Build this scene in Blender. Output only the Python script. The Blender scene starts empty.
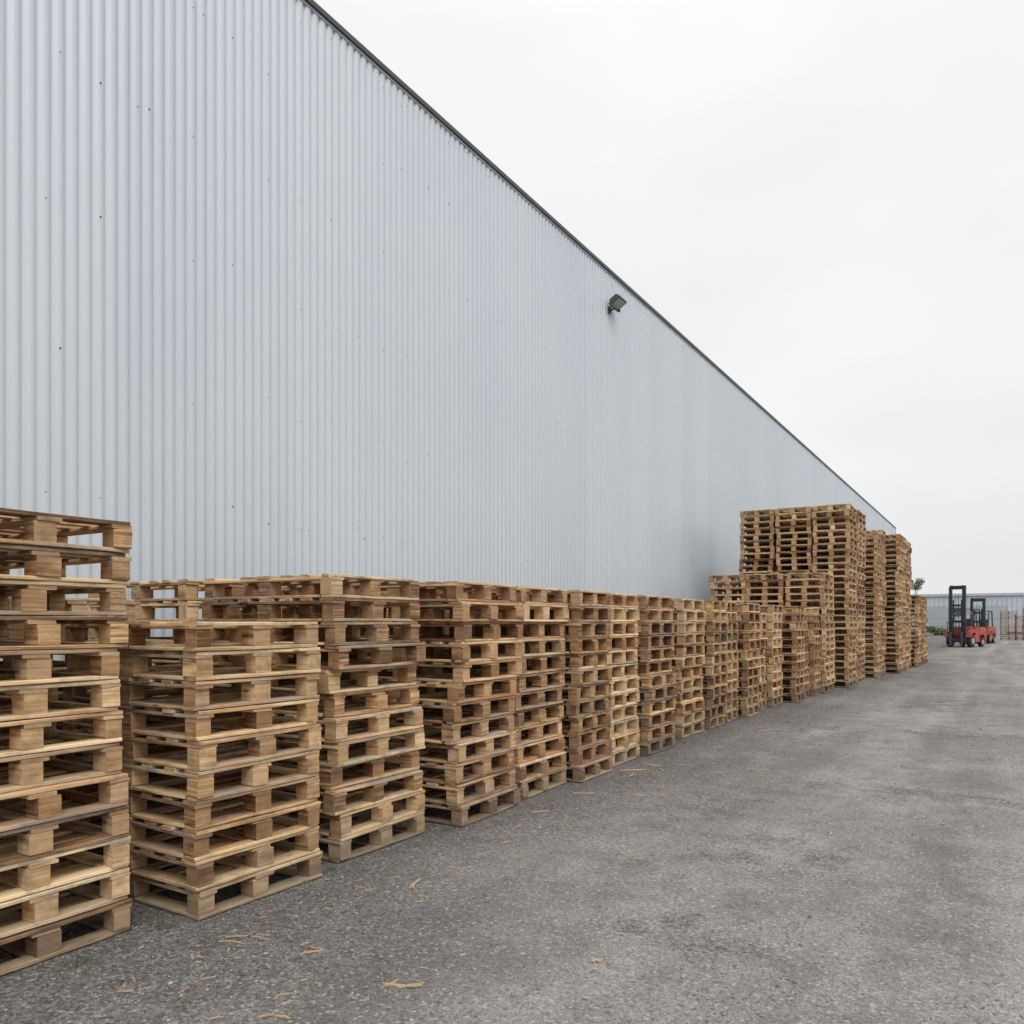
import bpy, bmesh, math, random
import numpy as np
from mathutils import Vector, noise, Matrix
random.seed(7); rng=np.random.default_rng(7)
scene=bpy.context.scene
COL=scene.collection
scene.view_settings.view_transform='Standard'
try: scene.view_settings.look='None'
except Exception: pass
scene.view_settings.exposure=0; scene.view_settings.gamma=1

# ------------------------------------------------------------ helpers
def link(ob,parent=None):
    COL.objects.link(ob)
    if parent is not None: ob.parent=parent
    return ob
def empty(name,loc=(0,0,0),rz=0):
    e=bpy.data.objects.new(name,None); e.location=loc; e.rotation_euler=(0,0,rz)
    e.empty_display_size=0.2
    COL.objects.link(e); return e
class NT:
    def __init__(s,name):
        s.m=bpy.data.materials.new(name); s.m.use_nodes=True
        s.t=s.m.node_tree; s.t.nodes.clear()
        s.out=s.n('ShaderNodeOutputMaterial'); s.b=s.n('ShaderNodeBsdfPrincipled')
        s.l(s.b.outputs[0],s.out.inputs[0])
    def n(s,t,**k):
        nd=s.t.nodes.new(t)
        for a,b in k.items(): setattr(nd,a,b)
        return nd
    def l(s,a,b): s.t.links.new(a,b)
    def val(s,x,sock):
        if hasattr(x,'is_linked') or hasattr(x,'links'): s.l(x,sock)
        else: sock.default_value=x
    def math(s,op,a,b=0.0,c=None,clamp=False):
        nd=s.n('ShaderNodeMath',operation=op); nd.use_clamp=clamp
        s.val(a,nd.inputs[0]); s.val(b,nd.inputs[1])
        if c is not None: s.val(c,nd.inputs[2])
        return nd.outputs[0]
    def mix(s,f,a,b,mode='MIX'):
        nd=s.n('ShaderNodeMix',data_type='RGBA',blend_type=mode); nd.clamp_factor=True
        s.val(f,nd.inputs[0])
        for x,i in ((a,6),(b,7)):
            if isinstance(x,(tuple,list)): x=tuple(x)+((1,) if len(x)==3 else ())
            s.val(x,nd.inputs[i])
        return nd.outputs[2]
    def noise(s,vec,scale,detail=3,rough=.5,dist=0):
        nd=s.n('ShaderNodeTexNoise'); s.l(vec,nd.inputs['Vector'])
        nd.inputs['Scale'].default_value=scale; nd.inputs['Detail'].default_value=detail
        nd.inputs['Roughness'].default_value=rough; nd.inputs['Distortion'].default_value=dist
        return nd.outputs[0]
    def vor(s,vec,scale,feature='F1'):
        nd=s.n('ShaderNodeTexVoronoi',feature=feature); s.l(vec,nd.inputs['Vector'])
        nd.inputs['Scale'].default_value=scale
        return nd
    def map(s,vec,scale,loc=(0,0,0)):
        nd=s.n('ShaderNodeMapping'); s.l(vec,nd.inputs[0])
        nd.inputs['Scale'].default_value=scale; nd.inputs['Location'].default_value=loc
        return nd.outputs[0]
    def rng(s,x,a,b,c=0,d=1):
        nd=s.n('ShaderNodeMapRange'); s.val(x,nd.inputs[0])
        for i,v in enumerate((a,b,c,d)): nd.inputs[i+1].default_value=v
        return nd.outputs[0]
    def bump(s,h,strength,dist=.01):
        nd=s.n('ShaderNodeBump'); s.l(h,nd.inputs['Height'])
        nd.inputs['Strength'].default_value=strength; nd.inputs['Distance'].default_value=dist
        s.l(nd.outputs[0],s.b.inputs['Normal'])
    def obj(s): return s.n('ShaderNodeTexCoord').outputs['Object']
    def setc(s,c):
        if isinstance(c,(tuple,list)): s.b.inputs['Base Color'].default_value=tuple(c)+(1,)
        else: s.l(c,s.b.inputs['Base Color'])
    def rough(s,r): s.val(r,s.b.inputs['Roughness'])

def simple_mat(name,col,rough=.6,metal=0,var=.15,scale=6,bump=.05):
    k=NT(name); o=k.obj()
    nz=k.noise(o,scale,5,.6)
    d=tuple(c*(1-var) for c in col); e=tuple(min(1,c*(1+var)) for c in col)
    k.setc(k.mix(k.rng(nz,.3,.7),d,e)); k.rough(k.rng(k.noise(o,scale*3,3),.3,.7,rough*.85,min(1,rough*1.15)))
    k.b.inputs['Metallic'].default_value=metal
    if bump: k.bump(k.noise(o,scale*8,3),bump,.005)
    return k.m

# ------------------------------------------------------------ materials
def wood_material():
    k=NT('pallet_wood')
    uv=k.n('ShaderNodeUVMap',uv_map='UVMap').outputs[0]
    at=k.n('ShaderNodeAttribute',attribute_name='bcol'); sep=k.n('ShaderNodeSeparateColor'); k.l(at.outputs['Color'],sep.inputs[0])
    R,G,B=sep.outputs
    oi=k.n('ShaderNodeObjectInfo'); oc=k.n('ShaderNodeSeparateColor'); k.l(oi.outputs['Color'],oc.inputs[0])
    off=k.n('ShaderNodeCombineXYZ'); k.l(k.math('MULTIPLY',oi.outputs['Random'],37.),off.inputs[2])
    add=k.n('ShaderNodeVectorMath',operation='ADD'); k.l(uv,add.inputs[0]); k.l(off.outputs[0],add.inputs[1])
    v=add.outputs[0]
    grain=k.noise(k.map(v,(2.2,75,1)),1,3,.65,.4)
    grain2=k.noise(k.map(v,(1.2,22,1)),1,2,.6,1.0)
    blot=k.noise(k.map(v,(5,9,1)),1,4,.65)
    rings=k.n('ShaderNodeTexWave',wave_type='RINGS',rings_direction='Z'); k.l(k.map(v,(1,1,0)),rings.inputs[0])
    rings.inputs['Scale'].default_value=45; rings.inputs['Distortion'].default_value=3; rings.inputs['Detail'].default_value=1; rings.inputs['Detail Scale'].default_value=.6
    # per-board random re-shuffled for every pallet instance
    wn=k.n('ShaderNodeTexWhiteNoise',noise_dimensions='2D'); cmb=k.n('ShaderNodeCombineXYZ'); k.l(k.math('MULTIPLY',R,91.7),cmb.inputs[0]); k.l(oi.outputs['Random'],cmb.inputs[1]); k.l(cmb.outputs[0],wn.inputs['Vector'])
    t=k.math('ADD',k.math('MULTIPLY',R,.85),k.math('MULTIPLY',k.math('SUBTRACT',grain,.5),1.2))
    t=k.math('ADD',t,k.math('MULTIPLY',k.math('SUBTRACT',wn.outputs[0],.42),.55))
    t=k.math('ADD',t,k.math('MULTIPLY',k.math('SUBTRACT',grain2,.5),.9))
    t=k.math('ADD',t,k.math('MULTIPLY',k.math('SUBTRACT',blot,.5),.8))
    t=k.math('ADD',t,k.math('MULTIPLY',k.math('SUBTRACT',oc.outputs[0],.5),1.0))
    ramp=k.n('ShaderNodeValToRGB'); k.l(t,ramp.inputs[0]); e=ramp.color_ramp.elements
    e[0].position=-.0; e[0].color=(.13,.062,.027,1); e[1].position=1.05 if False else 1; e[1].color=(.88,.67,.41,1)
    a=e.new(.27); a.color=(.37,.20,.092,1); a=e.new(.6); a.color=(.68,.45,.235,1)
    c=ramp.outputs[0]
    # weathered grey
    w=k.math('MULTIPLY',k.rng(k.math('ADD',blot,k.math('MULTIPLY',k.math('SUBTRACT',grain,.5),.5)),.30,.62),B)
    c=k.mix(w,c,k.mix(grain,(.21,.18,.15),(.42,.365,.30)))
    c=k.mix(k.math('MULTIPLY',oc.outputs[2],.5),c,(.40,.16,.08),'MIX')
    vo=k.vor(k.map(v,(4.5,16,1)),1); kn=k.rng(vo.outputs['Distance'],.06,.16,.8,0)
    c=k.mix(kn,c,(.11,.05,.026))
    eg=k.mix(k.rng(rings.outputs[1],0,1,.15,.75),(.58,.37,.19),(.24,.12,.055))
    eg=k.mix(.5,eg,c)
    c=k.mix(G,c,eg)
    crk=k.rng(k.noise(k.map(v,(1.1,48,1),(7,3,0)),1,2,.5,.6),.27,.33,.75,0)   # drying cracks along the grain
    c=k.mix(crk,c,(.06,.037,.022))
    st=k.rng(k.noise(k.map(v,(3,3,1)),1.9,4,.75),.49,.70,0,.8); c=k.mix(st,c,k.mix(.6,c,(.075,.05,.034)))
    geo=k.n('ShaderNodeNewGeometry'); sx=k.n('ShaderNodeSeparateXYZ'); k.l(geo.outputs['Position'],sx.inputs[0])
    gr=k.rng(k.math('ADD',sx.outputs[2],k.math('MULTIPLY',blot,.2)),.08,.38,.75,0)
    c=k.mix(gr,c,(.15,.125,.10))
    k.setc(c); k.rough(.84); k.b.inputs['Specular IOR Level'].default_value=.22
    k.bump(grain,.7,.003)
    return k.m
WOOD=wood_material()

def wall_material():
    k=NT('corrugated_steel'); o=k.obj()
    sx=k.n('ShaderNodeSeparateXYZ'); k.l(o,sx.inputs[0])
    sheet=k.math('FLOOR',k.math('DIVIDE',sx.outputs[1],1.035))
    wn=k.n('ShaderNodeTexWhiteNoise',noise_dimensions='1D'); k.l(sheet,wn.inputs['W'])
    big=k.noise(o,.35,4,.55)
    streak=k.noise(k.map(o,(1,7,.18)),1.2,5,.62)
    f=k.math('ADD',k.math('MULTIPLY',wn.outputs[0],.22),k.math('MULTIPLY',big,.6))
    f=k.math('ADD',f,k.math('MULTIPLY',streak,.3))
    c=k.mix(k.rng(f,.3,.85),(.520,.570,.622),(.600,.645,.690))
    drt=k.rng(streak,.60,.85,0,.25)
    c=k.mix(drt,c,(.39,.40,.405))
    low=k.rng(k.math('ADD',sx.outputs[2],k.math('MULTIPLY',streak,1.2)),.6,1.9,.4,0)
    c=k.mix(low,c,(.36,.355,.34))
    k.setc(c); k.rough(k.rng(big,.3,.7,.42,.56)); k.b.inputs['Metallic'].default_value=.08
    return k.m
WALL=wall_material()
DARK=simple_mat('dark_trim',(.05,.053,.058),.5)
LTRIM=simple_mat('light_trim',(.45,.47,.5),.4)
CONC=simple_mat('concrete',(.27,.26,.24),.9,var=.25,scale=3,bump=.3)
SCREW=simple_mat('screw_rust',(.10,.085,.08),.6)
ROOF=simple_mat('roof_steel',(.22,.24,.26),.5)

def ground_material():
    k=NT('gravel_asphalt'); o=k.obj()
    at=k.n('ShaderNodeAttribute',attribute_name='patch'); sp=k.n('ShaderNodeSeparateColor'); k.l(at.outputs['Color'],sp.inputs[0])
    P,S,T=sp.outputs
    v1=k.vor(o,72); v2=k.vor(o,170); n1=k.noise(o,34,6,.75); n2=k.noise(o,3.2,7,.7); n3=k.noise(o,.5,6,.62)
    n4=k.noise(k.map(o,(1.3,.10,1)),1.2,6,.62,.5)
    mott=k.math('ADD',k.math('MULTIPLY',n3,.5),k.math('MULTIPLY',n4,.5))
    base=k.mix(k.rng(mott,.40,.60),(.172,.164,.158),(.300,.287,.270))
    base=k.mix(k.rng(n2,.47,.66,0,.5),base,(.132,.125,.120))
    base=k.mix(k.rng(n2,.42,.30,0,.45),base,(.34,.33,.31))
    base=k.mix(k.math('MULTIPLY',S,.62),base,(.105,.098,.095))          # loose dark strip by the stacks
    base=k.mix(k.math('MULTIPLY',T,k.rng(n2,.3,.7,.8,.3)),base,(.365,.352,.335))             # packed wheel tracks
    pm=k.rng(k.math('ADD',P,k.math('MULTIPLY',k.math('SUBTRACT',n2,.5),2.6)),.35,.85)
    base=k.mix(k.math('MULTIPLY',pm,.62),base,k.mix(k.rng(n1,.42,.6),(.10,.086,.076),(.235,.208,.182)))
    loose=k.math('MAXIMUM',pm,S)
    s1=k.n('ShaderNodeSeparateColor'); k.l(v1.outputs['Color'],s1.inputs[0])
    s2=k.n('ShaderNodeSeparateColor'); k.l(v2.outputs['Color'],s2.inputs[0])
    rg=k.math('ADD',.20,k.math('MULTIPLY',loose,.42))
    base=k.mix(rg,base,k.mix(s1.outputs[0],(.12,.12,.12),(.88,.87,.85)),'OVERLAY')
    base=k.mix(.48,base,k.mix(s2.outputs[1],(.13,.13,.13),(.88,.87,.85)),'OVERLAY')
    base=k.mix(k.rng(n1,.35,.65,0,1),k.mix(.22,base,(.04,.038,.036)),base)
    base=k.mix(k.rng(s1.outputs[1],.945,.965,0,.5),base,(.46,.44,.41))
    base=k.mix(k.rng(s1.outputs[2],.95,.97,0,.55),base,(.06,.057,.055))
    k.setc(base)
    k.rough(k.rng(n2,.3,.7,.8,.97)); k.b.inputs['Specular IOR Level'].default_value=.22
    h=k.math('ADD',k.math('MULTIPLY',v1.outputs['Distance'],k.math('MULTIPLY',rg,-1.3)),k.math('MULTIPLY',n1,.9))
    h=k.math('ADD',h,k.math('MULTIPLY',v2.outputs['Distance'],-.25)); h=k.math('ADD',h,k.math('MULTIPLY',n2,2.6))
    k.bump(h,.65,.011)
    return k.m
GROUND=ground_material()

# ------------------------------------------------------------ ground
patches=[(-.6,7.6,1.3,.5),(1.6,10.5,.9,1.2),(.0,11.9,1.5,.6),(2.6,7.0,.9,1.0),(-.8,16,.8,1.8),(3.0,15,1.6,1.4),(.9,20,1.6,1.8),
         (5,11,1.2,2.0),(-1.6,26,.8,3.),(3,30,2.5,3),(7,22,2,4),(-2.3,11,.5,3),(-1.2,5.1,.6,.5),(-.4,38,1.5,6),(-1.3,3.6,.4,.3),(.8,5.9,.5,.3),(-2.0,6.3,.5,.9)]
def patchv(x,y):
    d=0
    for (px,py,rx,ry) in patches:
        q=((x-px)/rx)**2+((y-py)/ry)**2
        d=np.maximum(d,np.clip((1.5-q)*.5,0,.62))
    return d
def ax(lo,hi,step,far):
    a=list(np.arange(lo,hi+1e-6,step)); s=step; p=a[-1]
    while p<far: s*=1.28; p+=s; a.append(p)
    s=step; p=a[0]
    while p>-far: s*=1.28; p-=s; a.insert(0,p)
    return np.array(a)
gx=ax(-4.2,7,.11,2500); gy=ax(.8,26,.11,2500)
X,Y=np.meshgrid(gx,gy,indexing='ij'); nx,ny=X.shape
def gh(x,y):
    amp=np.clip((x+3.0)/2.5,0.0,1)*np.clip(1.4-np.hypot(x,y)/70,0,1)
    return amp*(.014*np.sin(x*1.3+.7*np.sin(y*.6))*np.sin(y*.9+x*.4)+.007*np.sin(3.1*x+1.7*y)*np.sin(2.3*y-1.1*x))-.002
Zg=gh(X,Y)
verts=np.stack([X.ravel(),Y.ravel(),Zg.ravel()],1)
idx=np.arange(nx*ny).reshape(nx,ny)
f=np.stack([idx[:-1,:-1].ravel(),idx[1:,:-1].ravel(),idx[1:,1:].ravel(),idx[:-1,1:].ravel()],1)
me=bpy.data.meshes.new('ground')
me.vertices.add(len(verts)); me.vertices.foreach_set('co',verts.ravel())
me.loops.add(f.size); me.loops.foreach_set('vertex_index',f.ravel())
me.polygons.add(len(f)); me.polygons.foreach_set('loop_start',np.arange(0,f.size,4)); me.polygons.foreach_set('use_smooth',np.ones(len(f),bool))
me.update(); me.validate()
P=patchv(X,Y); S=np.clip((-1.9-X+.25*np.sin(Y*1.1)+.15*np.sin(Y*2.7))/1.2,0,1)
T=np.zeros_like(X)
for c0,w,cv in ((-1.25,.16,.0),(-.05,.2,.0),(1.35,.18,.012),(2.75,.2,.012),(4.6,.3,0),(6.1,.3,0)):
    xc=c0+.25*np.sin(Y*.13+c0)+.02*Y-cv*(Y-8)**2*.35
    T=np.maximum(T,np.exp(-((X-xc)/w)**2)*(.6+.4*np.sin(Y*.35+c0*3)))
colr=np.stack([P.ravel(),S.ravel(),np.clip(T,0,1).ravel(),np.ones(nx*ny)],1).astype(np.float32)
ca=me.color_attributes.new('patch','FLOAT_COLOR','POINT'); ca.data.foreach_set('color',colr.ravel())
me.materials.append(GROUND)
link(bpy.data.objects.new('ground',me))

def mesh_np(name,verts,faces_flat,nper,mat,cols=None,smooth=False):
    me=bpy.data.meshes.new(name); me.vertices.add(len(verts)); me.vertices.foreach_set('co',verts.astype(np.float32).ravel())
    me.loops.add(len(faces_flat)); me.loops.foreach_set('vertex_index',faces_flat.astype(np.int32))
    n=len(faces_flat)//nper; me.polygons.add(n); me.polygons.foreach_set('loop_start',np.arange(0,n*nper,nper))
    if smooth: me.polygons.foreach_set('use_smooth',np.ones(n,bool))
    me.update()
    if cols is not None:
        ca=me.color_attributes.new('vcol','FLOAT_COLOR','POINT'); ca.data.foreach_set('color',cols.astype(np.float32).ravel())
    me.materials.append(mat); return me
bm=bmesh.new(); bmesh.ops.create_icosphere(bm,subdivisions=1,radius=1)
ico=np.array([v.co[:] for v in bm.verts]); icf=np.array([[v.index for v in f.verts] for f in bm.faces]); bm.free()
k=NT('stone'); a=k.n('ShaderNodeAttribute',attribute_name='vcol'); k.setc(a.outputs['Color']); k.rough(.9); STONE=k.m
N=130000
r=2.6+24*rng.random(N)**1.6; th=np.radians(31.4-37+74*rng.random(N))
sx_=-np.sin(th)*r; sy_=np.cos(th)*r
pv=patchv(sx_,sy_); strip=np.clip((-2.0-sx_)/1.2,0,1)
clump=np.array([noise.noise(Vector((x*1.5,y*1.5,3.3)))+.5*noise.noise(Vector((x*5,y*5,1.3))) for x,y in zip(sx_,sy_)])
prob=.08+.75*np.clip(pv,0,1)*(clump>-.15)+.45*strip+.32*(clump>.18)
keep=(rng.random(N)<prob)&(sx_>-4.3)
sx_,sy_=sx_[keep],sy_[keep]; n=len(sx_)
size=.0018+.0048*rng.random(n)**2.5+(rng.random(n)<.02)*.009*rng.random(n)
size*=np.clip(np.hypot(sx_,sy_)/7,.9,1.5)
V=ico[None]*(1+.5*(rng.random((n,12,1))-.5))*size[:,None,None]*(np.array([1,1,.6])+.5*(rng.random((n,1,3))-.5))
V[:,:,0]+=sx_[:,None]; V[:,:,1]+=sy_[:,None]; V[:,:,2]+=(gh(sx_,sy_)+size*.25)[:,None]
F=(icf[None]+12*np.arange(n)[:,None,None]).reshape(-1)
tone=.10+.30*rng.random(n)**1.5; warm=rng.random(n)*.16
c=np.stack([tone*(1+warm),tone,tone*(1-warm),np.ones(n)],1); c=np.repeat(c,12,0)
link(bpy.data.objects.new('loose_gravel',mesh_np('loose_gravel',V.reshape(-1,3),F,3,STONE,c)))

# ------------------------------------------------------------ pallets
class Acc:
    def __init__(s): s.v=[];s.f=[];s.uv=[];s.c=[]
def board(A,ctr,dims,axis,R,B,rnd,bow=.002,ch=.003,twist=.0,chipped=False):
    """chamfered plank; axis = 0/1 long axis; octagonal section"""
    L=dims[axis]; o=1-axis; w=dims[o]; t=dims[2]
    ns=max(2,int(L/.13)+1)
    u0=rnd.random()*50; v0=rnd.random()*50
    b1=rnd.uniform(-bow,bow); b2=rnd.uniform(-bow,bow)*.6; ph=rnd.uniform(-.006,.006)
    sec=[(-w/2+ch,-t/2),(w/2-ch,-t/2),(w/2,-t/2+ch),(w/2,t/2-ch),(w/2-ch,t/2),(-w/2+ch,t/2),(-w/2,t/2-ch),(-w/2,-t/2+ch)]
    per=[0]
    for i in range(8):
        a=sec[i];b=sec[(i+1)%8]; per.append(per[-1]+math.hypot(a[0]-b[0],a[1]-b[1]))
    base=len(A.v); nick=rnd.randint(1,ns) if (ns>4 and rnd.random()<.25) else -1
    nside=rnd.choice((-1,1))
    for i in range(ns+1):
        s=i/ns-.5; l=s*L
        d1=b1*(1-4*s*s)+rnd.uniform(-.001,.001); d2=b2*(1-4*s*s)+rnd.uniform(-.0006,.0006); sk=ph*s*2
        ws=1.0
        if chipped and i==ns: ws=rnd.uniform(.5,.85)
        for (p,q) in sec:
            p2=p*ws+d1*1.5+sk+rnd.uniform(-.001,.001); q2=q+d2+twist*s*p/w
            if i==nick and p*nside>0: p2-=nside*.010; 
            c=[0,0,0]; c[axis]=ctr[axis]+l+(rnd.uniform(-.002,.002) if i in(0,ns) else 0); c[o]=ctr[o]+p2; c[2]=ctr[2]+q2
            A.v.append(c)
    flip=(axis==1)
    for i in range(ns):
        for j in range(8):
            a=base+i*8+j; b=base+i*8+(j+1)%8; c=b+8; d=a+8
            la=(i/ns)*L+u0; lb=((i+1)/ns)*L+u0
            fs=[a,b,c,d]; us=[(la,per[j]+v0),(la,per[j+1]+v0),(lb,per[j+1]+v0),(lb,per[j]+v0)]
            if flip: fs=fs[::-1]; us=us[::-1]
            A.f.append(fs); A.uv+=us; A.c+=[(R,0,B,1)]*4
    cu=rnd.uniform(-.05,.05); cv=rnd.uniform(-.08,-.02)
    e0=[base+j for j in range(8)]; e1=[base+ns*8+j for j in range(8)]
    us=[(p+cu,q+cv) for p,q in sec]
    if flip: f0,f1,q0,q1=e0,e1[::-1],us,us[::-1]
    else: f0,f1,q0,q1=e0[::-1],e1,us[::-1],us
    A.f.append(f0);A.uv+=q0;A.c+=[(R,1,B,1)]*8
    A.f.append(f1);A.uv+=q1;A.c+=[(R,1,B,1)]*8
PH=.146
def make_pallet(seed):
    """1.2 deep along X (front edge at x=0, extends to -1.2), 0.8 wide along Y, z 0..0.144"""
    rnd=random.Random(seed); A=Acc()
    old=rnd.random()<.4
    def tn(lo=.3,hi=.98):
        if rnd.random()<.18: return rnd.uniform(.0,.25)
        return rnd.uniform(lo,hi)-.1*old
    def wz(): return min(1,rnd.random()**(.9 if old else 1.9)*1.15)
    W=.8;D=1.2
    for xc,wd in ((-.05,.10),(-.6,.125),(-1.15,.10)):
        board(A,(xc,rnd.uniform(-.004,.004),.0098),(wd-rnd.uniform(0,.014),W+rnd.uniform(-.012,.002),.0178),1,tn(.2,.9),wz(),rnd,chipped=rnd.random()<.25,bow=.003)
    for yc,wd in ((-.35,.095),(0,.10),(.35,.095)):
        if yc==0 and rnd.random()<.6: continue
        for xc,ln in ((-.3175,.425),(-.8825,.425)):
            board(A,(xc,yc,.0095),(ln,wd,.017),0,tn(.2,.8),wz(),rnd)
    for xc,dx in ((-.05,.10),(-.6,.125),(-1.15,.10)):
        for yc,dy in ((-.352,.092),(rnd.uniform(-.02,.02),.108),(.352,.092)):
            axis=0 if rnd.random()<.6 else 1
            board(A,(xc+rnd.uniform(-.010,.003),yc+rnd.uniform(-.003,.003)*(1 if abs(yc)>.1 else 4),.0638),(dx-.006-rnd.uniform(0,.006),dy-rnd.uniform(0,.012),.0885),axis,rnd.uniform(.0,.52),wz()*.5,rnd,bow=.0)
    for yc,wd in ((-.35,.098),(0,.12),(.35,.098)):
        board(A,(-.6,yc+rnd.uniform(-.002,.002),.1171),(D-.004-rnd.uniform(0,.014),wd,.0175),0,tn(.2,.8),wz(),rnd)
    xs=[(-.06,.12),(-.2325,.09),(-.41,.10),(-.6,.12),(-.79,.10),(-.9675,.09),(-1.14,.12)]
    for i,(xc,wd) in enumerate(xs):
        if i in(1,2,4,5) and rnd.random()<.06: continue
        board(A,(xc+rnd.uniform(-.008,.008)*(i not in(0,6))-rnd.uniform(0,.004)*(i==0),rnd.uniform(-.006,.006),.1349),(wd-rnd.uniform(0,.012),W+rnd.uniform(-.014,.004),.0178),1,tn(),wz(),rnd,twist=rnd.uniform(-.004,.004),chipped=rnd.random()<.25,bow=.0035)
    me=bpy.data.meshes.new('pallet'); me.from_pydata(A.v,[],A.f)
    uvl=me.uv_layers.new(name='UVMap'); uvl.data.foreach_set('uv',np.array(A.uv,np.float32).ravel())
    ca=me.color_attributes.new('bcol','FLOAT_COLOR','CORNER'); ca.data.foreach_set('color',np.array(A.c,np.float32).ravel())
    me.materials.append(WOOD)
    bm=bmesh.new(); bm.from_mesh(me); bmesh.ops.recalc_face_normals(bm,faces=bm.faces); bm.to_mesh(me); bm.free()
    return me
PALLETS=[make_pallet(100+i) for i in range(24)]

def stack(xf,y0,y1,n,rot=False,tone=None,red=None,mess=1.0,depth=None):
    """front face at x=xf, spans y0..y1. rot: long side (1.2) parallel to the wall."""
    rnd=random.Random(int((xf*977+y0*131+n)*10))
    e=empty('pallet_stack',(xf,(y0+y1)/2,0),rnd.uniform(-.014,.014)*mess)
    tn=rnd.uniform(.35,.75) if tone is None else tone
    dx=dy=0
    for i in range(n):
        ob=bpy.data.objects.new('pallet',rnd.choice(PALLETS)); COL.objects.link(ob); ob.parent=e
        if rnd.random()<.45: dx=rnd.uniform(-.034,.016)*mess; dy=rnd.uniform(-.02,.02)*mess
        jx=dx+rnd.uniform(-.010,.007); jy=dy+rnd.uniform(-.009,.009)
        rz=rnd.uniform(-.014,.014)*mess; fl=rnd.random()<.5
        if not rot:
            sy=(y1-y0)/.8*rnd.uniform(.98,1.0)
            if fl: ob.location=(-1.2+jx,jy,i*PH+.003); ob.rotation_euler=(0,0,math.pi+rz)
            else: ob.location=(jx,jy,i*PH+.003); ob.rotation_euler=(0,0,rz)
            ob.scale=(1,sy,1)
        else:
            sy=(y1-y0)/1.2; sc=(depth or .8)/.8
            ob.location=(-(depth or .8)/2+jx,(y1-y0)/2+jy,i*PH+.003); ob.rotation_euler=(0,0,math.pi/2+rz); ob.scale=(sy,sc,1)
        ob.color=(min(1,max(0,tn+rnd.uniform(-.30,.25))),0,(rnd.random()<.14)*rnd.uniform(.2,.8) if red is None else red*rnd.random(),1)
    return e
front=[(-3.46,.60,1.42,12),(-3.50,1.49,2.29,13),(-3.32,2.52,3.34,10),(-3.40,3.56,4.42,12),(-3.27,4.66,5.50,12),(-3.33,5.60,6.42,12),
 (-3.25,6.51,7.21,12),(-3.31,7.31,8.08,12),(-3.25,8.20,9.02,12),(-3.38,9.62,10.50,12),(-3.32,10.65,11.32,12),(-3.38,11.47,12.15,12),
 (-3.30,12.35,13.05,12),(-3.38,13.17,13.87,11),(-3.31,14.0,14.75,12),(-3.12,15.0,15.65,12),(-3.18,15.75,16.35,11),(-3.10,16.45,17.08,12)]
tones={0:.6,1:.70,2:.66,3:.6,4:.5,5:.56}
for i,(xf,a,b,n) in enumerate(front):
    e=stack(xf,a,b,n,mess=1.3 if i<6 else 1.0, tone=tones.get(i), red=.5 if i in(4,15,16,17) else None)
    if i==1: e.scale=(1,1,1.018)
back=[(-4.78,.5,1.3,12),(-4.8,1.4,2.2,12),(-4.72,2.35,3.15,11),(-4.75,3.5,4.35,12),(-4.70,4.55,5.4,12),(-4.7,5.5,6.4,12),(-4.65,6.45,7.2,12),(-4.65,7.3,8.1,12),
 (-4.65,8.2,9.05,12),(-4.7,9.6,10.5,11),(-4.65,10.6,11.4,11),(-4.65,11.5,12.2,12),(-4.65,12.4,13.2,11),(-4.65,13.3,14.1,12),(-4.65,14.2,15.0,12),(-4.65,15.1,15.9,12)]
for (xf,a,b,n) in back: stack(xf,a,b,n,tone=.7)
for j,xo in enumerate((0,.82,1.63)): stack(-3.06-xo,17.3,18.45,17,rot=True,tone=.66,depth=.77)
for r_ in range(2):
    for xo,n in ((0,28),(.82,28),(1.64,28)): stack(-2.84-xo,19.0+1.26*r_,20.2+1.26*r_,n,rot=True,tone=.68,mess=.9,depth=.78)
for r_ in range(2):
    stack(-2.70,22.6+.92*r_,23.42+.92*r_,26+r_,tone=.64,mess=.9)
for r_ in range(4):
    stack(-2.40,24.9+.86*r_,25.70+.86*r_,27,tone=.64,mess=.9)
for r_ in range(5):
    stack(-2.25,28.9+.8*r_,29.64+.8*r_,16,tone=.6,mess=.9)
for i,(x,y,n) in enumerate(((1.2,76,16),(2.2,76.3,14),(3.3,76,16),(4.4,76.5,15),(5.6,76,16))):
    stack(x,y,y+.85,n,tone=.3)

# ------------------------------------------------------------ warehouse
def box(bm,x0,x1,y0,y1,z0,z1):
    vs=[bm.verts.new((x,y,z)) for x in(x0,x1) for y in(y0,y1) for z in(z0,z1)]
    for q in ((0,1,3,2),(4,6,7,5),(0,4,5,1),(2,3,7,6),(0,2,6,4),(1,5,7,3)): bm.faces.new([vs[i] for i in q])
def bm_obj(name,bm,mat,parent=None,bev=0,smooth=False):
    bmesh.ops.recalc_face_normals(bm,faces=bm.faces)
    me=bpy.data.meshes.new(name); bm.to_mesh(me); bm.free()
    if isinstance(mat,(list,tuple)):
        for m in mat: me.materials.append(m)
    else: me.materials.append(mat)
    if smooth:
        for p in me.polygons: p.use_smooth=True
    ob=bpy.data.objects.new(name,me); link(ob,parent)
    if bev:
        md=ob.modifiers.new('b','BEVEL'); md.width=bev; md.segments=2; md.limit_method='ANGLE'
    return ob
XW=-6.6; YS,YE=-14.,65.; ZT=8.36; DB=34
wh=empty('warehouse')
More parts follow.
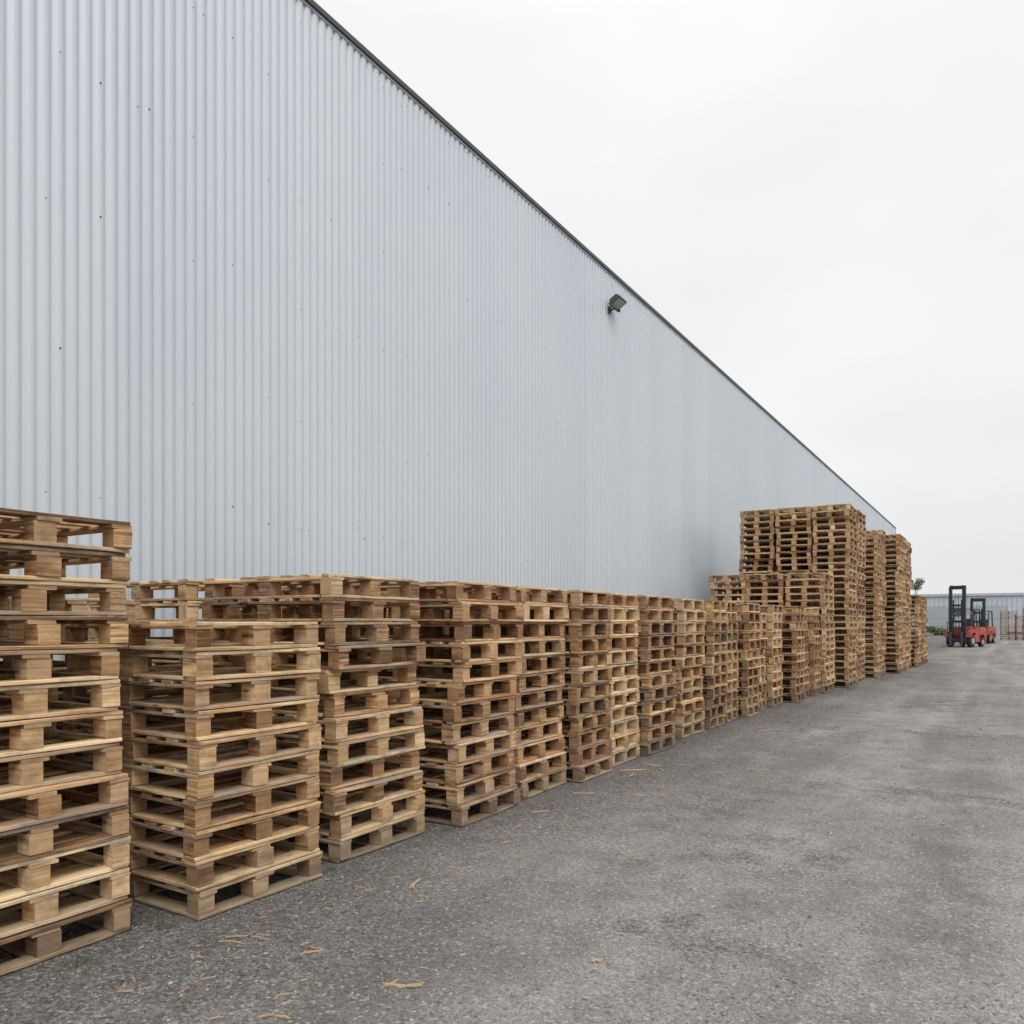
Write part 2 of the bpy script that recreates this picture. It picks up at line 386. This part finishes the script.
def corrugated(name,p0,p1,z0,z1,out,pitch,depth,parent,mat,dents=.0008,nz=15):
    p0=np.array(p0,float);p1=np.array(p1,float);L=np.linalg.norm(p1-p0);d=(p1-p0)/L;out=np.array(out,float)
    prof=[(0,0),(.24,0),(.36,1),(.88,1)]
    n=int(L/pitch); s=[];h=[]
    for i in range(n):
        for a,b in prof: s.append((i+a)*pitch); h.append(b*depth)
    s.append(n*pitch); h.append(0)
    s=np.array(s);h=np.array(h); zs=np.linspace(z0,z1,nz)
    m=len(s); V=np.zeros((m,nz,3))
    jit=np.repeat(rng.normal(0,.0009,(n+1)),4)[:m]
    bow=np.array([[noise.noise(Vector((q*.9,z*.4,2.)))*dents*2.2 for z in zs] for q in s])
    hh=h[:,None]+bow+jit[:,None]*.6
    V[:,:,0]=p0[0]+d[0]*(s+jit)[:,None]+out[0]*hh; V[:,:,1]=p0[1]+d[1]*(s+jit)[:,None]+out[1]*hh; V[:,:,2]=zs[None]
    idx=np.arange(m*nz).reshape(m,nz)
    F=np.stack([idx[:-1,:-1],idx[1:,:-1],idx[1:,1:],idx[:-1,1:]],-1).reshape(-1)
    ob=bpy.data.objects.new(name,mesh_np(name,V.reshape(-1,3),F,4,mat)); link(ob,parent); return ob
PT=.115
corrugated('cladding_front',(XW,YS),(XW,YE),.28,ZT-.02,(1,0),PT,.024,wh,WALL,nz=22)
corrugated('cladding_far_end',(XW,YE),(XW-DB,YE),.28,ZT-.02,(0,1),.26,.03,wh,WALL,nz=4)
corrugated('cladding_near_end',(XW-DB,YS),(XW,YS),.28,ZT-.02,(0,-1),.26,.03,wh,WALL,nz=4)
bm=bmesh.new(); box(bm,XW-DB,XW-.06,YS+.06,YE-.06,-.1,ZT-.1); bm_obj('structure',bm,CONC,wh)
bm=bmesh.new(); box(bm,XW-DB+.01,XW-.005,YS+.01,YE-.01,-.1,.27); bm_obj('plinth',bm,CONC,wh)
bm=bmesh.new()
z0=ZT+.03; zr=ZT+1.6; xm=XW-DB/2
vs=[bm.verts.new(p) for p in ((XW-.1,YS,z0),(XW-.1,YE,z0),(xm,YE,zr),(xm,YS,zr),(XW-DB,YE,z0),(XW-DB,YS,z0))]
bm.faces.new([vs[0],vs[1],vs[2],vs[3]]); bm.faces.new([vs[3],vs[2],vs[4],vs[5]]); bm.faces.new([vs[0],vs[3],vs[5]]); bm.faces.new([vs[1],vs[4],vs[2]])
bm_obj('roof',bm,ROOF,wh)
bm=bmesh.new()
y=YS-.05
while y<YE:
    y2=min(y+4,YE+.06); box(bm,XW-.12,XW+.060,y,y2-.006,ZT-.025,ZT+.04); y=y2
bm_obj('roof_coping',bm,DARK,wh,bev=.004)
bm=bmesh.new(); box(bm,XW-.05,XW+.034,YS,YE,ZT-.055,ZT-.027); bm_obj('eaves_flashing',bm,LTRIM,wh)
bm=bmesh.new(); box(bm,XW-.01,XW+.04,YE-.02,YE+.05,.25,ZT-.06); bm_obj('corner_flashing',bm,LTRIM,wh)
bm=bmesh.new(); pr=random.Random(3)
for z in (1.3,2.5,3.7,4.9,6.1,7.3,8.15):
    nr=int((YE-YS)/PT)
    for i in range(nr):
        if i%4 and pr.random()>.05: continue
        if pr.random()<.3: continue
        y=YS+(i+.62)*PT
        if y<1 or y>34: continue
        zz=z+pr.uniform(-.03,.03)*(1 if pr.random()<.7 else 6); rr=.0055 if pr.random()<.8 else .009
        x=XW+.0245
        c0=[bm.verts.new((x+.004,y+rr*math.cos(t*math.pi/3),zz+rr*math.sin(t*math.pi/3))) for t in range(6)]
        c1=[bm.verts.new((x-.004,y+rr*math.cos(t*math.pi/3),zz+rr*math.sin(t*math.pi/3))) for t in range(6)]
        bm.faces.new(c0)
        for t in range(6): bm.faces.new([c0[t],c0[(t+1)%6],c1[(t+1)%6],c1[t]])
bm_obj('cladding_screws',bm,SCREW,wh)

# ------------------------------------------------------------ floodlight
GLASS=simple_mat('lamp_glass',(.36,.38,.39),.15,var=.05,bump=0); GREYM=simple_mat('lamp_housing',(.055,.058,.06),.45)
fl=empty('wall_floodlight',(XW+.028,14.45,7.62))
def bx(bm,c,d,rot=None):
    m=Matrix.Translation(c)
    if rot is not None: m=m@rot
    bmesh.ops.create_cube(bm,size=1,matrix=m@Matrix.Diagonal((d[0],d[1],d[2],1)))
def cyl(bm,c,r,h,axis='z',seg=20,r2=None):
    m=Matrix.Translation(c)
    if axis=='x': m=m@Matrix.Rotation(math.pi/2,4,'Y')
    if axis=='y': m=m@Matrix.Rotation(math.pi/2,4,'X')
    bmesh.ops.create_cone(bm,cap_ends=True,segments=seg,radius1=r,radius2=r if r2 is None else r2,depth=h,matrix=m)
def rod(bm,a,b,r,seg=8):
    a=Vector(a);b=Vector(b); d=b-a
    m=Matrix.Translation((a+b)/2)@d.to_track_quat('Z','Y').to_matrix().to_4x4()
    bmesh.ops.create_cone(bm,cap_ends=True,segments=seg,radius1=r,radius2=r,depth=d.length,matrix=m)
bm=bmesh.new(); bx(bm,(.01,0,-.02),(.02,.10,.14)); rod(bm,(.01,0,-.03),(.10,0,-.01),.02); bx(bm,(.13,-.185,.04),(.04,.008,.13)); bx(bm,(.13,.185,.04),(.04,.008,.13)); bx(bm,(.12,0,-.02),(.04,.37,.012))
bm_obj('bracket',bm,GREYM,fl,bev=.003)
hc0=Vector((.18,0,.09)); fr=Matrix.Rotation(math.radians(58),4,'Y')
bm=bmesh.new()
bx(bm,hc0,(.06,.36,.25),fr); bx(bm,hc0+fr@Vector((-.055,0,0)),(.06,.28,.19),fr)
for i in range(7): bx(bm,hc0+fr@Vector((-.095,-.12+i*.04,0)),(.03,.006,.17),fr)
bm_obj('housing',bm,GREYM,fl,bev=.008)
bm=bmesh.new(); bx(bm,hc0+fr@Vector((.031,0,0)),(.006,.31,.20),fr); bm_obj('glass',bm,GLASS,fl)

# ------------------------------------------------------------ forklifts
RED=simple_mat('red_paint',(.36,.065,.05),.5,var=.35,scale=4); BLK=simple_mat('black_steel',(.03,.032,.035),.5); RUB=simple_mat('rubber',(.022,.021,.02),.85)
HUB=simple_mat('wheel_hub',(.35,.32,.28),.5); STEEL=simple_mat('fork_steel',(.10,.10,.10),.45,.5); SEAT=simple_mat('seat_vinyl',(.03,.03,.035),.6)
def forklift(loc,rz,mh):
    e=empty('forklift',loc,rz)
    def prism(prof,x0,x1,name,mat,bev=.03):
        bm=bmesh.new(); a=[bm.verts.new((x0,y,z)) for y,z in prof]; b=[bm.verts.new((x1,y,z)) for y,z in prof]
        bm.faces.new(a); bm.faces.new(b[::-1]); n=len(prof)
        for i in range(n): bm.faces.new([a[i],b[i],b[(i+1)%n],a[(i+1)%n]])
        return bm_obj(name,bm,mat,e,bev=bev)
    prism([(-1.45,.35),(-1.5,.6),(-1.45,1.0),(-1.25,1.15),(-.7,1.15),(-.6,.95),(-.55,.62),(-.72,.70),(-1.0,.72),(-1.22,.55),(-1.25,.25)],-.62,.62,'counterweight',RED,.05)
    prism([(-.62,.28),(-.62,1.05),(-.1,1.05),(0,.62),(.35,.60),(.45,1.18),(.6,1.2),(.66,.7),(.55,.28)],-.56,.56,'chassis',RED,.03)
    prism([(.3,.72),(.25,.88),(.55,1.0),(.98,.93),(1.1,.6),(1.05,.55),(.93,.80),(.55,.86)],-.72,-.42,'left_fender',RED,.01)
    prism([(.3,.72),(.25,.88),(.55,1.0),(.98,.93),(1.1,.6),(1.05,.55),(.93,.80),(.55,.86)],.42,.72,'right_fender',RED,.01)
    bm=bmesh.new(); bx(bm,(0,-.42,1.13),(.5,.5,.12)); bx(bm,(0,-.68,1.4),(.48,.12,.5),Matrix.Rotation(.12,4,'X')); bm_obj('seat',bm,SEAT,e,bev=.04)
    bm=bmesh.new()
    for x in(-.48,.48):
        rod(bm,(x,.52,.95),(x,.25,2.2),.04); rod(bm,(x,-.95,1.1),(x,-.72,2.2),.04); rod(bm,(x,.25,2.2),(x,-.72,2.2),.04)
    for i in range(7): bx(bm,(0,-.66+i*.145,2.21),(.98,.04,.03))
    bm_obj('overhead_guard',bm,BLK,e)
    bm=bmesh.new(); rod(bm,(0,.42,.95),(0,.2,1.3),.025)
    bmesh.ops.create_cone(bm,cap_ends=True,segments=16,radius1=.17,radius2=.17,depth=.03,matrix=Matrix.Translation((0,.19,1.32))@Matrix.Rotation(.6,4,'X')); bm_obj('steering_wheel',bm,BLK,e)
    for nm,x,y,r,w in (('front_left_wheel',-.55,.68,.36,.24),('front_right_wheel',.55,.68,.36,.24),('rear_left_wheel',-.5,-.93,.28,.2),('rear_right_wheel',.5,-.93,.28,.2)):
        bm=bmesh.new(); cyl(bm,(x,y,r),r,w,'x',28); bm_obj(nm,bm,RUB,e,bev=.03)
        bm=bmesh.new(); cyl(bm,(x,y,r),r*.52,w+.03,'x',18); bm_obj(nm+'_hub',bm,HUB,e,bev=.01)
    bm=bmesh.new(); y=1.12
    for x in(-.40,.40):
        bx(bm,(x,y,mh/2+.1),(.10,.13,mh-.2)); bx(bm,(x*.78,y+.03,mh/2+.2),(.07,.10,mh-.15)); cyl(bm,(x*.55,y-.02,mh*.42),.04,mh*.75,'z',12)
    for z in(.35,1.5,mh*.7,mh-.05,mh+.05): bx(bm,(0,y-.04,z),(.9,.06,.12))
    rod(bm,(-.08,y+.05,.5),(-.08,y+.05,mh*.9),.012); rod(bm,(.08,y+.05,.5),(.08,y+.05,mh*.9),.012)
    bm_obj('mast',bm,BLK,e)
    bm=bmesh.new()
    for z in(.42,.82): bx(bm,(0,y+.13,z),(1.05,.05,.11))
    for i in range(7): bx(bm,(-.5+i*.167,y+.14,1.12),(.025,.03,.6))
    bx(bm,(0,y+.14,1.43),(1.05,.035,.04)); bm_obj('load_backrest',bm,BLK,e)
    bm=bmesh.new()
    for x in(-.3,.3): bx(bm,(x,y+.19,.5),(.11,.045,.78)); bx(bm,(x,y+.75,.13),(.11,1.1,.04))
    bm_obj('forks',bm,STEEL,e,bev=.008)
    bm=bmesh.new()
    for x in(-.42,.42): cyl(bm,(x,.42,1.95),.07,.08,'y',12)
    bm_obj('work_lamps',bm,HUB,e)
    return e
f1=forklift((-1.75,53.9,0),math.radians(161),3.45)
f2=forklift((-1.1,63.6,0),math.radians(170),2.95)

# ------------------------------------------------------------ distant building, fence
DB_M=simple_mat('pale_cladding',(.47,.51,.56),.5,var=.06,scale=.4,bump=0); WIN=simple_mat('window_glass',(.06,.08,.10),.15,var=.1,bump=0)
eb=empty('distant_warehouse')
corrugated('cladding',(-14,110),(70,110),.3,4.55,(0,-1),.5,.04,eb,DB_M,nz=3)
bm=bmesh.new(); box(bm,-14,70,110.06,140,-.1,4.5); bm_obj('structure',bm,CONC,eb)
bm=bmesh.new(); box(bm,-14.2,70.2,109.8,140,4.56,4.86); bm_obj('roof_fascia',bm,LTRIM,eb)
bm=bmesh.new()
for x in(-9,-3,9,22,30,44,58): box(bm,x,x+3.6,109.86,109.93,-.02,3.4)
bm_obj('roller_doors',bm,simple_mat('roller_door',(.36,.40,.44),.5),eb)
bm=bmesh.new()
for x in(-4.9,2.3,4.6,14,17,36,39,51): box(bm,x,x+1.4,109.86,109.92,2.2,3.2)
bm_obj('windows',bm,WIN,eb)
ef=empty('yard_fence'); bm=bmesh.new()
x=-12
while x<40:
    bx(bm,(x,101,.95),(.06,.06,1.9)); x+=2.5
for z in(.1,1.0,1.85): bx(bm,(14,101,z),(52,.03,.04))
x=-12
while x<40: bx(bm,(x,101.02,.95),(.012,.012,1.8)); x+=.25
bm_obj('posts_and_mesh',bm,simple_mat('galvanised',(.2,.21,.2),.5),ef)

# ------------------------------------------------------------ vegetation
def leafmat(name,a,b):
    k=NT(name); at=k.n('ShaderNodeAttribute',attribute_name='vcol'); sp=k.n('ShaderNodeSeparateColor'); k.l(at.outputs['Color'],sp.inputs[0])
    k.setc(k.mix(sp.outputs[0],a,b)); k.rough(.7)
    return k.m
LEAF=leafmat('leaves',(.07,.095,.045),(.18,.22,.11)); BARK=simple_mat('bark',(.09,.07,.05),.9,var=.3)
def leaves(centers,radii,n,ls,name,parent=None,squash=.8,mat=None):
    centers=np.array(centers,float); radii=np.array(radii,float)
    ids=rng.integers(0,len(centers),n); d=rng.normal(size=(n,3)); d/=np.linalg.norm(d,axis=1)[:,None]
    rr=rng.random(n)**.45; p=centers[ids]+d*(rr*radii[ids])[:,None]*np.array([1,1,squash])
    p[:,2]=np.maximum(p[:,2],.02)
    a=rng.normal(size=(n,3)); a/=np.linalg.norm(a,axis=1)[:,None]; b=np.cross(a,rng.normal(size=(n,3))); b/=np.linalg.norm(b,axis=1)[:,None]
    s=(ls*(.6+.8*rng.random(n)))[:,None]
    V=np.stack([p-a*s,p+b*s*.6,p+a*s,p-b*s*.6],1).reshape(-1,3)
    tone=np.clip(.5*rng.random(n)+.5*(rng.random(len(centers))[ids])*rr,0,1)
    c=np.repeat(np.stack([tone,tone,tone,np.ones(n)],1),4,0)
    ob=bpy.data.objects.new(name,mesh_np(name,V,np.arange(4*n),4,mat or LEAF,c)); link(ob,parent); return ob
def tree(x,y,h,w,n=2500):
    e=empty('deciduous_tree',(x,y,0)); bm=bmesh.new()
    r=random.Random(int(x*10+y)); th=h*.35
    cyl(bm,(0,0,th/2),.045*h/2,th,'z',10,.03*h/2)
    cs=[];rs=[]
    for i in range(20):
        a=r.random()*6.28; zz=th+(h-th)*(.05+.85*r.random()); rad=w*.5*math.sin(min(1,max(.15,(zz-th)/(h-th)))*2.6)*r.uniform(.3,1)
        c=(rad*math.cos(a),rad*math.sin(a),zz); cs.append(c); rs.append(w*r.uniform(.12,.2)); rod(bm,(0,0,th*r.uniform(.7,1)),c,.010*h/2,6)
    cs.append((0,0,h*.88)); rs.append(w*.17)
    bm_obj('trunk_and_limbs',bm,BARK,e); leaves(cs,rs,n,.11,'crown',e)
tree(-7.9,90,6.0,2.9,2600); tree(-12.5,96,6.6,5,2500); tree(-17,104,6,5,2000)
hc=[];hr=[]; r=random.Random(5)
for i in range(36):
    hc.append((r.uniform(-13,-3.5),99+r.uniform(-.8,.8),r.uniform(.2,.7)*r.uniform(.5,1.2))); hr.append(r.uniform(.3,.6))
leaves(hc,hr,4500,.10,'hedge')
hc=[];hr=[]
for i in range(700):
    x=r.uniform(-350,500); hc.append((x,330+r.uniform(-15,15),r.uniform(1,5)+1.5*math.sin(x*.03))); hr.append(r.uniform(2,4.5))
leaves(hc,hr,16000,.9,'distant_tree_line')

# grass tufts
bm=bmesh.new(); r=random.Random(11)
GR=simple_mat('weed',(.10,.12,.055),.8,var=.4,scale=30,bump=0)
def tuft(x,y,n,h,s):
    for i in range(n):
        a=r.random()*6.28; px=x+r.gauss(0,s); py=y+r.gauss(0,s); hh=h*r.uniform(.4,1.1); ln=r.uniform(.2,.9)*hh; w=.0022
        dx,dy=math.cos(a),math.sin(a); z=float(gh(np.float64(px),np.float64(py)))
        p=[(px-dy*w,py+dx*w,z),(px+dy*w,py-dx*w,z),(px+dx*ln*.4+dy*w*.7,py+dy*ln*.4-dx*w*.7,z+hh*.65),(px+dx*ln*.4-dy*w*.7,py+dy*ln*.4+dx*w*.7,z+hh*.65),(px+dx*ln,py+dy*ln,z+hh)]
        v=[bm.verts.new(q) for q in p]; bm.faces.new([v[0],v[1],v[2],v[3]]); bm.faces.new([v[3],v[2],v[4]])
for (x,y,n,h,s) in ((-3.36,1.95,90,.03,.04),(-3.42,2.40,40,.04,.03),(-3.3,2.15,30,.025,.04),(-3.36,3.46,30,.04,.025),(-3.3,4.55,30,.04,.03),(-3.3,9.35,40,.06,.05),(-3.35,12.24,30,.05,.03),(-3.1,14.9,40,.06,.05),(-2.8,18.7,60,.1,.08),(-2.5,22.,60,.1,.1)): tuft(x,y,n,h,s)
for i in range(30): tuft(-3.28+r.gauss(0,.05),1.6+r.random()*16,8,.02,.02)
bm_obj('grass_tufts',bm,GR)

# broken wood bits
k=NT('splinter_wood'); o=k.obj(); k.setc(k.mix(k.noise(o,40,4),(.24,.155,.085),(.62,.45,.28))); k.rough(.85); SPL=k.m
bm=bmesh.new(); r=random.Random(21)
def splinter(x,y,l,w,a,t=.006):
    w*=.8
    z=float(gh(np.float64(x),np.float64(y)))+t*1.0
    m=Matrix.Translation((x,y,z))@Matrix.Rotation(a,4,'Z')@Matrix.Rotation(r.uniform(-.05,.05),4,'Y')
    n=7; ring=[]; cur=r.uniform(-.12,.12)*l
    for i in range(n+1):
        s=i/n; ww=w*(.12+.88*math.sin(math.pi*min(.98,max(.04,s)))**.6)*r.uniform(.55,1.25); off=r.uniform(-.35,.35)*w+cur*(1-4*(s-.5)**2)
        ring.append([bm.verts.new(m@Vector(((s-.5)*l,q[0]*ww/2+off,q[1]*t/2))) for q in((-1,-1),(1,-1),(.8,1),(-.8,1))])
    for i in range(n):
        for j in range(4): bm.faces.new([ring[i][j],ring[i][(j+1)%4],ring[i+1][(j+1)%4],ring[i+1][j]])
    bm.faces.new(ring[0]); bm.faces.new(ring[-1])
for (x,y,l,w,a) in ((-2.78,3.52,.17,.024,1.9),(-2.75,3.47,.10,.016,2.3),(-2.065,2.53,.17,.018,.35),(-2.03,2.54,.11,.012,.9),(-2.11,2.51,.09,.012,1.3),(-1.49,3.14,.055,.03,.9),(-3.03,6.13,.20,.03,.3),(-2.59,2.57,.08,.014,1),(-2.62,2.60,.07,.010,.2),(-2.98,2.44,.13,.010,.4),(-3.02,2.50,.10,.009,.7),(-2.9,2.55,.07,.008,.1),
    (-3.08,7.33,.30,.035,.9),(-3.02,7.70,.22,.03,.2),(-3.0,7.1,.22,.02,1.7),(-2.85,7.5,.13,.03,2.2),(-3.02,5.36,.14,.02,.8),(-2.76,3.87,.07,.012,.3),(-2.8,4.5,.08,.014,1.2),(-2.6,6.3,.1,.02,.2),(-2.32,2.05,.06,.012,1),(-2.26,2.08,.07,.012,.2),(-2.95,1.9,.06,.01,.7),(-2.8,9.2,.18,.025,.5),(-2.7,11,.22,.03,1),(-2.4,3.3,.05,.012,2),(-1.9,4.6,.06,.014,.6),(-1.0,5.8,.09,.02,1.8),(-2.0,8.0,.12,.02,.7)):
    splinter(x,y,l,w,a)
for i in range(120):
    x,y=-3.15+abs(r.gauss(0,.45)),1.9+r.random()*14; splinter(x,y,r.uniform(.02,.08),r.uniform(.006,.013),r.random()*3,.004)
bm_obj('wood_splinters',bm,SPL)

# ------------------------------------------------------------ light
w=bpy.data.worlds.new('World'); scene.world=w; w.use_nodes=True; t=w.node_tree; t.nodes.clear()
out=t.nodes.new('ShaderNodeOutputWorld'); bg=t.nodes.new('ShaderNodeBackground'); bg.inputs[1].default_value=.1; t.links.new(bg.outputs[0],out.inputs[0])
sk=t.nodes.new('ShaderNodeTexSky'); sk.sky_type='NISHITA'; sk.sun_disc=False; sk.sun_elevation=math.radians(48); sk.sun_rotation=math.radians(125); sk.dust_density=6; sk.air_density=1.5
bw=t.nodes.new('ShaderNodeHueSaturation'); bw.inputs['Saturation'].default_value=.25; t.links.new(sk.outputs[0],bw.inputs['Color'])
tc=t.nodes.new('ShaderNodeTexCoord'); sp=t.nodes.new('ShaderNodeSeparateXYZ'); t.links.new(tc.outputs['Generated'],sp.inputs[0])
rp=t.nodes.new('ShaderNodeValToRGB'); t.links.new(sp.outputs[2],rp.inputs[0]); e=rp.color_ramp.elements
def cc(v,b=1.0): return (v*.98,v*.99,v*b,1)
e[0].position=0; e[0].color=cc(.535); e[1].position=1; e[1].color=cc(1.0)
for p,v in ((.10,.55),(.35,.58),(.6,.62),(.8,.9)): q=e.new(p); q.color=cc(v)
nz=t.nodes.new('ShaderNodeTexNoise'); nz.inputs['Scale'].default_value=2.0; nz.inputs['Detail'].default_value=4; nz.inputs['Roughness'].default_value=.5
mp=t.nodes.new('ShaderNodeMapping'); mp.inputs['Scale'].default_value=(1,1,2.2); t.links.new(tc.outputs['Generated'],mp.inputs[0]); t.links.new(mp.outputs[0],nz.inputs['Vector'])
mr=t.nodes.new('ShaderNodeMapRange'); t.links.new(nz.outputs[0],mr.inputs[0]); 
for i,v in enumerate((.3,.7,.94,1.06)): mr.inputs[i+1].default_value=v
mu=t.nodes.new('ShaderNodeVectorMath'); mu.operation='SCALE'; t.links.new(rp.outputs[0],mu.inputs[0]); t.links.new(mr.outputs[0],mu.inputs['Scale'])
m2=t.nodes.new('ShaderNodeVectorMath'); m2.operation='SCALE'; t.links.new(mu.outputs[0],m2.inputs[0]); m2.inputs['Scale'].default_value=16.5
mx=t.nodes.new('ShaderNodeMix'); mx.data_type='RGBA'; mx.inputs[0].default_value=.93; t.links.new(bw.outputs[0],mx.inputs[6]); t.links.new(m2.outputs[0],mx.inputs[7])
t.links.new(mx.outputs[2],bg.inputs[0])
sd=bpy.data.lights.new('sun','SUN'); sd.energy=1.4; sd.angle=math.radians(30); sd.color=(1,.97,.93)
so=bpy.data.objects.new('sun',sd); link(so)
az=math.radians(125); el=math.radians(48); dv=Vector((math.sin(az)*math.cos(el),math.cos(az)*math.cos(el),math.sin(el)))
so.rotation_euler=dv.to_track_quat('Z','Y').to_euler(); so.location=dv*50

cam=bpy.data.cameras.new('camera'); co=bpy.data.objects.new('camera',cam); link(co)
co.location=(0,0,1.46); co.rotation_euler=(math.pi/2,0,math.radians(31.4)); cam.lens=36*800/1024; cam.sensor_width=36; cam.shift_y=110/1024
cam.clip_start=.05; cam.clip_end=6000
scene.camera=co
